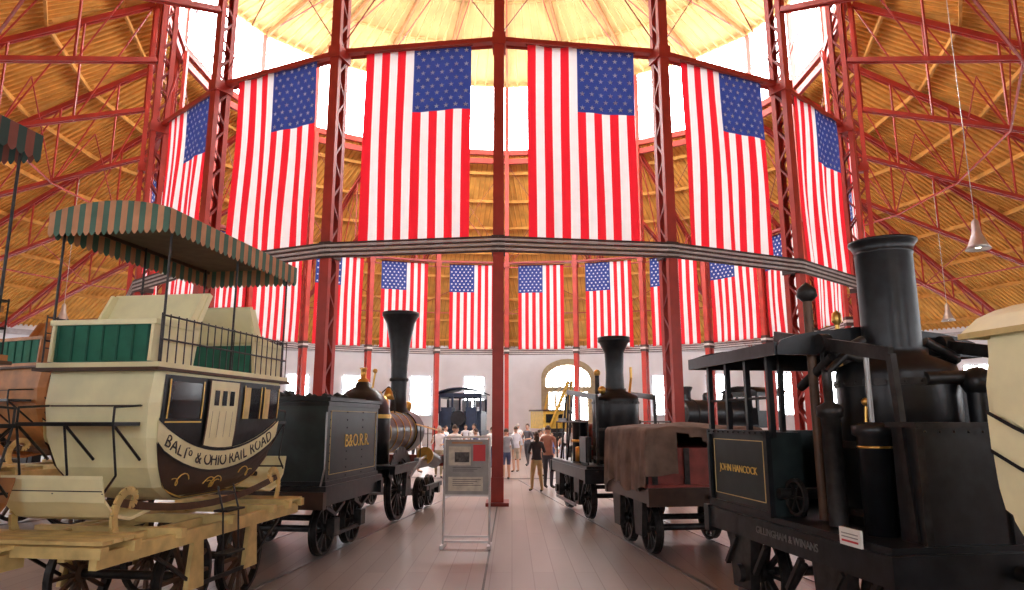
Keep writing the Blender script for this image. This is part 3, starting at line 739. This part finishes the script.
panelbox(-.62,.92,-1.70,-1.42,1.08,1.93,BLK)
for x in(-.62,.1,.92): b.box((x,-1.71,1.5),(.06,.03,.85),IRON)
b.box((.15,-1.56,1.95),(1.6,.34,.04),IRON)
for i in range(13): b.sph((-.58+.12*i,-1.735,1.9),.012,IRON,6)
b.sph((.35,-1.25,2.3),.13,BLK,14); b.cyl((.35,-1.25,1.9),(.35,-1.25,2.3),.09,.09,BLK,12); b.cyl((-.1,-1.2,2.33),(.75,-1.2,2.36),.06,.06,IRON,12)
panelbox(.1,.9,-.9,-.2,1.08,2.35,BLK)
b.cyl((-.9,-.15,1.3),(.9,-.15,1.3),.05,.05,IRON,12)
T=Matrix.Translation((-.80,-.28,1.28))@Matrix.Rotation(R(90),4,'Y')
b.lathe([(.14,-.02),(.17,-.02),(.17,.02),(.14,.02),(.14,-.02)],IRON,28,T,False)
for k in range(6):
    a=k*math.pi/3; b.beam((-.80,-.28,1.28),(-.80,-.28+.15*math.cos(a),1.28+.15*math.sin(a)),.02,.025,IRON,(1,0,0))
b.box((-.995,-1.35,1.10),(.02,.26,.13),LAB); b.box((-1.007,-1.35,1.07),(.004,.2,.015),PAPR)
for z in(1.125,1.10): b.box((-1.007,-1.35,z),(.004,.2,.008),PAP)
b.tube([(-.95,-.6,.75),(-.95,-.2,.35),(-.95,.3,.3)],.03,IRON,8)
for y in(-1.2,-.6,0,.6): b.beam((-.98,y,.8),(-.98,y+.25,.5),.05,.04,IRON)
b.obj('steam_locomotive',trackR(6.95),AR)
# ---------------------------------------------------------------- generic exhibit locomotive (front = -Y)
def exhibit_loco(loc,rot,col,cabcol,scale=1.,lenf=1.):
    b=MB(); b.T=Matrix.Scale(scale,4)
    for x in(-.75,.75):
        s=1 if x>0 else -1
        for i in range(3): b.wheel((x,-1.2+i*1.35,.6),.6,IRON,12,.12,None,.12,s)
        b.wheel((x,-2.6,.38),.38,IRON,8,.12,None,.1,s)
        b.beam((x*1.2,-1.2,.55),(x*1.2,1.5,.55),.05,.1,STEEL)
        b.cyl((x*1.25,-2.9,.8),(x*1.25,-2.0,.8),.24,.24,col,18)
        b.beam((x*1.3,-2.9,1.35),(x*1.3,3.2,1.35),.35,.06,col)
    b.cyl((0,-3.0,2.0),(0,1.6,2.0),.68,.72,col,28); b.cyl((0,-3.06,2.0),(0,-3.0,2.0),.55,.66,IRON,24); b.cyl((0,-3.12,2.0),(0,-3.06,2.0),.1,.1,STEEL,12)
    for y in(-2.3,-1.2,0,1.2): b.cyl((0,y,2.0),(0,y+.05,2.0),.735,.735,IRON,28)
    b.lathe([(.3,2.6),(.22,2.8),(.22,3.1),(.32,3.3),(.32,3.36),(.22,3.38)],col,22,Matrix.Translation((0,-2.5,0)))
    for y in(-1.0,.4): b.lathe([(.32,2.6),(.3,2.95),(.22,3.08),(.001,3.12)],col,20,Matrix.Translation((0,y,0)))
    b.box((0,-2.7,2.8),(.3,.3,.34),col); b.cyl((0,-3.0,2.8),(0,-2.85,2.8),.14,.12,IRON,16)
    b.box((0,-3.25,.95),(2.5,.2,.35),col)
    for i in range(9): b.beam((-.8+.2*i,-3.35,.85),(-.8*.2+.04*i,-3.9,.15),.05,.05,col)
    for x in(-1.15,1.15):
        b.box((x,2.3,1.75),(.06,1.9,.8),cabcol); b.box((x,2.3,3.05),(.06,1.9,.25),cabcol)
        for y in(1.4,2.3,3.2): b.box((x,y,2.5),(.06,.14,1.0),cabcol)
    b.box((0,1.38,1.8),(2.3,.06,1.0),cabcol); b.box((0,1.38,3.05),(2.3,.06,.25),cabcol)
    for x in(-1.1,-.72,.72,1.1): b.box((x,1.38,2.55),(.1,.06,1.0),cabcol)
    for i in range(8):
        x0=-1.35+2.7*i/8;x1=-1.35+2.7*(i+1)/8; z=lambda x:3.18+.3*(1-(x/1.35)**2)
        b.add([(x0,1.2,z(x0)),(x1,1.2,z(x1)),(x1,3.5,z(x1)),(x0,3.5,z(x0)),(x0,1.2,z(x0)-.06),(x1,1.2,z(x1)-.06),(x1,3.5,z(x1)-.06),(x0,3.5,z(x0)-.06)],[(0,1,2,3),(7,6,5,4),(0,4,5,1),(3,2,6,7)],cabcol,True)
    b.box((0,2.3,1.3),(2.3,2.0,.1),col)
    return b.obj('exhibit_locomotive',loc,rot)
NAVY=M('dark_navy_paint',(.02,.035,.07),.4,.2)
exhibit_loco((13.6,44.5,.014),R(-62),BLK,BLK,1.2)
exhibit_loco((-15.2,43.5,.014),R(40),BLK,BLK,1.1)
exhibit_loco(tuple(RP(22.5,1.5*STEP,.014)),1.5*STEP+math.pi,BLK,BLK,.85)
exhibit_loco(tuple(RP(22.5,-2.5*STEP,.014)),-2.5*STEP+math.pi,BLK,RSTR,1.)
exhibit_loco(tuple(RP(23,2.5*STEP,.014)),2.5*STEP+math.pi,BLK,BLK,1.)
# cab-fronted shunting locomotive at the far side
b=MB()
for x in(-.75,.75):
    for y in(-1.6,-.3,1.0): b.wheel((x,y,.5),.5,IRON,8,.12,None,.1,1 if x>0 else -1)
b.box((0,0,1.15),(3.0,4.6,.3),NAVY)
b.box((0,-2.35,.9),(2.9,.15,.6),BLK)
for x in(-1.1,1.1): b.cyl((x,-2.4,.95),(x,-2.7,.95),.2,.2,IRON,14)
for x in(-1.35,1.35): b.box((x,.2,1.9),(.08,3.4,1.3),NAVY); b.box((x,.2,3.55),(.08,3.4,.3),NAVY)
for x in(-1.35,-.5,.5,1.35):
    for y in(-1.5,1.9): b.box((x,y,3.0),(.14,.1,1.2),NAVY)
for y in(-1.5,1.9): b.box((0,y,1.9),(2.7,.08,1.3),NAVY); b.box((0,y,3.6),(2.7,.08,.25),NAVY)
for x in(-.93,0,.93): b.box((x,1.92,2.95),(.7,.03,.8),M('pale_cab_glass',(.55,.6,.65),.2))
for x in(-.8,.8): b.box((x,-1.25,2.1),(.7,1.6,1.4),NAVY)
b.cyl((0,-1.3,2.1),(0,-2.3,2.1),.5,.48,BLK,24)
for i in range(8):
    x0=-1.6+3.2*i/8;x1=-1.6+3.2*(i+1)/8; z=lambda x:3.75+.35*(1-(x/1.6)**2)
    b.add([(x0,-1.8,z(x0)),(x1,-1.8,z(x1)),(x1,2.1,z(x1)),(x0,2.1,z(x0)),(x0,-1.8,z(x0)-.08),(x1,-1.8,z(x1)-.08),(x1,2.1,z(x1)-.08),(x0,2.1,z(x0)-.08)],[(0,1,2,3),(7,6,5,4),(0,4,5,1),(3,2,6,7)],NAVY,True)
b.obj('cab_locomotive',(-3.3,46.5,.014),R(-4))
# yellow rail crane far
b=MB()
for x in(-.75,.75):
    for y in(-1,0,1): b.wheel((x,y,.45),.45,IRON,8,.12,None,.1,1 if x>0 else -1)
YB=M('crane_yellow',(.85,.58,.10),.5)
b.box((0,0,1.0),(2.2,3.6,.25),BLK); b.cyl((0,0,1.1),(0,0,1.4),.8,.8,IRON,24)
b.box((0,.5,2.0),(2.0,2.0,1.2),YB); b.box((0,.5,2.66),(2.2,2.2,.1),DBR)
for x in(-.5,.5):
    b.box((x,-.51,2.1),(.6,.04,.6),GLS)
    b.beam((x*.9,-.5,1.5),(x*.3,-2.6,4.6),.14,.18,YB)
    b.beam((x*.9,.3,2.7),(x*.6,.1,3.8),.12,.12,YB); b.beam((x*.6,.1,3.8),(x*.3,-2.6,4.6),.04,.04,IRON)
for i in range(5):
    f=i/5; b.beam((-.45+.3*f,-.5-2.1*f,1.5+3.1*f),(.40-.3*f,-.92-2.1*f,2.1+3.1*f),.06,.06,YB)
b.tube([(0,-2.6,4.6),(0,-2.6,2.6)],.03,IRON,6); b.sph((0,-2.6,2.5),.15,IRON,10)
b.obj('rail_crane',(2.9,49.5,.014),R(25))
# ---------------------------------------------------------------- info stand
b=MB(); zt=1.72; hw=.37
b.tube([(-hw,0,.05),(-hw,0,zt),(hw,0,zt),(hw,0,.05)],.018,ALU,10)
for z in(.09,.17): b.beam((-hw,0,z),(hw,0,z),.03,.03,ALU)
for x in(-hw,hw): b.box((x,0,.03),(.05,.42,.05),ALU)
b.box((0,0,1.24),(.70,.02,.88),PAP)
b.box((0,0,.80),(.72,.03,.03),ALU)
for s in(-1,1):
    y=s*.0125
    b.box((.20,y,1.47),(.20,.006,.26),PAPR)
    b.box((-.12,y,1.42),(.36,.006,.30),PAPL); b.box((-.08,y*1.3,1.40),(.24,.006,.16),M('poster_print_dark',(.09,.08,.08),.7,0,.6,25)); b.box((-.02,y,.98),(.56,.006,.22),PAPL)
    for i in range(7): b.box((.0-.03*(i%3),y*1.4,1.24-.028*i if i<3 else 1.05-.03*(i-3)),(.46-.06*(i%3),.004,.008),M('poster_ink',(.1,.09,.1),.7))
    b.box((0,y*1.3,1.63),(.5,.006,.03),CANO)
b.obj('information_stand',(-.73,11.35,.006),R(-3))
# ---------------------------------------------------------------- pendant lamps
def pend(loc,zc):
    b=MB(); b.cyl((0,0,zc),(0,0,.9),.015,.015,ALU,6)
    b.lathe([(.04,.95),(.10,.85),(.13,.5),(.26,.15),(.34,0),(.31,.02),(.1,.5)],ALU,20); b.sph((0,0,.15),.12,glow('lamp_bulb',(1,.9,.7),6) if 'lamp_bulb' not in MATS else MATS['lamp_bulb'],12)
    b.obj('pendant_lamp',loc)
for r,th,z in((19.5,47,7.0),(26,-60,7.4),(24,-100,7.2),(24,100,7.2),(28,70,7.2)):
    p=RP(r,R(th),z); zr=ZR+(r-RI)/(RO+.8-RI)*(ZW-.35-ZR)-.2-z; pend(tuple(p),zr)
# ---------------------------------------------------------------- people
def person(name,loc,rot,h=1.7,shirt=(.8,.8,.8),pants=(.1,.12,.2),skin=(.62,.38,.27),hair=(.06,.035,.02),pose=0,female=False,shorts=False,long_hair=False,seed=0):
    k=h/1.72
    armL={0:[(.25,.03,1.13),(.27,-.06,.88)],1:[(.26,.02,1.15),(.12,-.20,1.12)],2:[(.27,.0,1.14),(.22,-.22,1.28)]}
    posL=armL[pose%3]; posR=armL[(pose+seed)%3]
    st=.10 if pose else .0
    sw=.165 if female else .19
    P=[(0,0,.93),(0,0,1.08),(0,-.005,1.27),(0,0,1.42),(0,0,1.50),(0,-.01,1.56)]
    rad=[(.15,.11),(.125,.10),(.155,.11),(.13,.09),(.052,.052),(.05,.05)]
    E=[(0,1),(1,2),(2,3),(3,4),(4,5)]
    def add(p,r,par): P.append(p); rad.append((r,r)); E.append((par,len(P)-1)); return len(P)-1
    tips=[]
    for s,arm in((1,posL),(-1,posR)):
        i=add((s*sw,0,1.40),.062,3); i=add((s*arm[0][0],arm[0][1],arm[0][2]),.046,i); i=add((s*arm[1][0],arm[1][1],arm[1][2]),.032,i)
        e=Vector((s*arm[0][0],arm[0][1],arm[0][2])); w=Vector((s*arm[1][0],arm[1][1],arm[1][2])); d=(w-e).normalized()
        hp=w+d*.07; i=add(tuple(hp),.033,i); tips.append((hp,d,s))
        off=-st*s
        i=add((s*.09,0,.86),.098 if not female else .102,0); i=add((s*.10,-.02+off*.8,.48),.064,i); i=add((s*.10,.02+off*1.6,.09),.043,i); add((s*.12,-.14+off*1.6,.035),.038,i)
    me=bpy.data.meshes.new('t'); me.from_pydata(P,E,[]); o=bpy.data.objects.new('t',me); bpy.context.collection.objects.link(o)
    md=o.modifiers.new('s','SKIN'); sl=me.skin_vertices[0].data
    for i,r in enumerate(rad): sl[i].radius=r; sl[i].use_root=(i==0)
    sb=o.modifiers.new('u','SUBSURF'); sb.levels=2; sb.render_levels=2
    dg=bpy.context.evaluated_depsgraph_get(); dg.update(); e=o.evaluated_get(dg); m2=e.to_mesh()
    vs=[tuple(v.co) for v in m2.vertices]; fs=[tuple(p.vertices) for p in m2.polygons]; cen=[tuple(p.center) for p in m2.polygons]
    e.to_mesh_clear(); bpy.data.objects.remove(o); bpy.data.meshes.remove(me)
    ms=M('%s_shirt_%d'%(name,seed),shirt,.8); mp=M('%s_trousers_%d'%(name,seed),pants,.8); mk=M('skin_%d'%(seed%3),skin,.55,0,.05); mh=M('hair_%d'%(seed%4),hair,.7,0,.2,30); msh=M('shoe_leather',(.05,.04,.035),.5)
    b=MB(); b.T=Matrix.Scale(k,4)
    grp={}
    for f,c in zip(fs,cen):
        x,y,z=c
        if z<.075: m=msh
        elif z<(.95) and abs(x)<.205 : m=mk if (shorts and z<.5) else mp
        elif z>1.475: m=mk
        else:
            fore=False
            for hp,d,s in tips:
                if x*s>0 and (Vector(c)-hp).length<(.24): fore=True
            m=mk if fore and (abs(x)>.19 or y<-.13) else ms
        grp.setdefault(m,[]).append(f)
    for m,ff in grp.items(): b.add(vs,ff,m,True)
    b.lathe([(.158,.93),(.163,.95),(.155,.99)],ms,20,Matrix.Diagonal((1,.78,1,1)))
    b.lathe([(.075,1.46),(.062,1.49)],ms,14)
    H=Matrix.Translation((0,-.01,1.635))@Matrix.Rotation(R(8),4,'X')
    b.sph((0,0,0),(.075,.095,.115),mk,18,H); b.sph((0,-.03,-.06),(.052,.055,.05),mk,12,H)
    b.sph((0,-.1,-.012),(.013,.02,.022),mk,8,H)
    for s in(-1,1):
        b.sph((s*.029,-.086,.012),(.013,.009,.009),LAB,8,H); b.sph((s*.029,-.094,.012),(.006,.004,.006),BLT,6,H); b.box((s*.029,-.09,.034),(.03,.008,.006),mh,H)
        b.sph((s*.076,.005,-.005),(.01,.02,.03),mk,8,H)
    b.box((0,-.089,-.052),(.04,.008,.008),M('lips',(.45,.15,.13),.5),H)
    vs=[];fs=[];n=20;q=9
    for i in range(q+1):
        a=math.pi*.56*i/q
        for j in range(n):
            t=2*math.pi*j/n; front=math.sin(t)<-.35
            aa=a*(.62 if front else 1.0)
            vs.append((.083*math.sin(aa)*math.cos(t),.012+.102*math.sin(aa)*math.sin(t),.012+.118*math.cos(aa)))
    for i in range(q):
        for j in range(n): fs.append((i*n+j,i*n+(j+1)%n,(i+1)*n+(j+1)%n,(i+1)*n+j))
    b.add(vs,fs,mh,True,H)
    if long_hair: b.sph((0,.05,-.08),(.08,.05,.13),mh,14,H)
    for hp,d,s in tips:
        side=Vector((0,1,0)) if abs(d.y)<.7 else Vector((0,0,1)); nrm=d.cross(side).normalized()
        for i,l in enumerate((.06,.072,.068,.052)):
            p0=hp+side*(-.027+.018*i)+d*.015; p1=p0+d*l*.55; p2=p1+d*l*.45-nrm*s*.012
            b.cyl(p0,p1,.0085,.0078,mk,6); b.cyl(p1,p2,.0078,.006,mk,6)
        p0=hp-side*.03-d*.02; b.cyl(p0,p0-side*.03+d*.035,.010,.007,mk,6)
    return b.obj(name,loc,rot)
person('visitor',(.70,19.9,0),R(200),1.64,(.03,.03,.035),(.50,.36,.17),pose=1,female=True,seed=1,long_hair=True)
person('visitor',(1.08,20.8,0),R(150),1.80,(.42,.20,.14),(.06,.06,.08),pose=0,seed=2)
specs=[(-3.6,27,.95,.92,.9),(-2.9,29,.2,.3,.6),(-2.2,27.5,.9,.9,.92),(-1.7,31,.85,.85,.85),(-1.1,33,.75,.15,.1),(-.85,29.5,.95,.95,.95),(.15,27.2,.75,.8,.9),(.7,31,.1,.1,.12),(1.3,28.2,.9,.85,.8),(1.9,33,.15,.25,.55),(2.5,30,.8,.78,.75),(-4.3,31,.7,.2,.15),(.3,35,.9,.9,.9),(-2.4,36,.6,.6,.65),(3.3,34,.55,.2,.2),(1.0,25.2,.92,.92,.92),
 (-2.6,24.8,.92,.92,.95),(-1.35,25.8,.12,.15,.3),(-3.1,32.5,.95,.95,.95),(2.2,25.6,.93,.9,.9),(1.75,24.3,.6,.65,.8),(-.2,24.0,.3,.32,.36),(2.9,27,.1,.12,.15),(-1.95,23.6,.9,.88,.85)]
hs=[1.76,1.65,1.7,1.8,1.35,1.68,1.72,1.8,1.66,1.4,1.75,1.7,1.78,1.72,1.7,1.62]
pc=[(.35,.3,.2),(.08,.1,.2),(.5,.45,.36),(.05,.05,.06)]
for i,sp in enumerate(specs):
    person('visitor',(sp[0],sp[1],0),random.uniform(0,6.28),hs[i%16],sp[2:],pc[i%4],pose=i%3,seed=i+3,shorts=(i%3==0),female=(i%2==0),hair=((.06,.035,.02),(.2,.12,.05),(.02,.02,.02),(.4,.36,.33))[(i+3)%4])
# ---------------------------------------------------------------- world, camera
w=bpy.data.worlds.new('World'); bpy.context.scene.world=w; w.use_nodes=True
bg=w.node_tree.nodes['Background']; sk=w.node_tree.nodes.new('ShaderNodeTexSky'); sk.sky_type='HOSEK_WILKIE'
w.node_tree.links.new(sk.outputs[0],bg.inputs[0]); bg.inputs[1].default_value=1.0
cam=bpy.data.cameras.new('camera'); co=bpy.data.objects.new('camera',cam); bpy.context.collection.objects.link(co)
co.location=(0,0,2.0); co.rotation_euler=(R(90+10.42),0,0); cam.lens=680/1024*36; cam.sensor_width=36; cam.clip_end=300
bpy.context.scene.camera=co
bpy.context.scene.view_settings.view_transform='Standard'
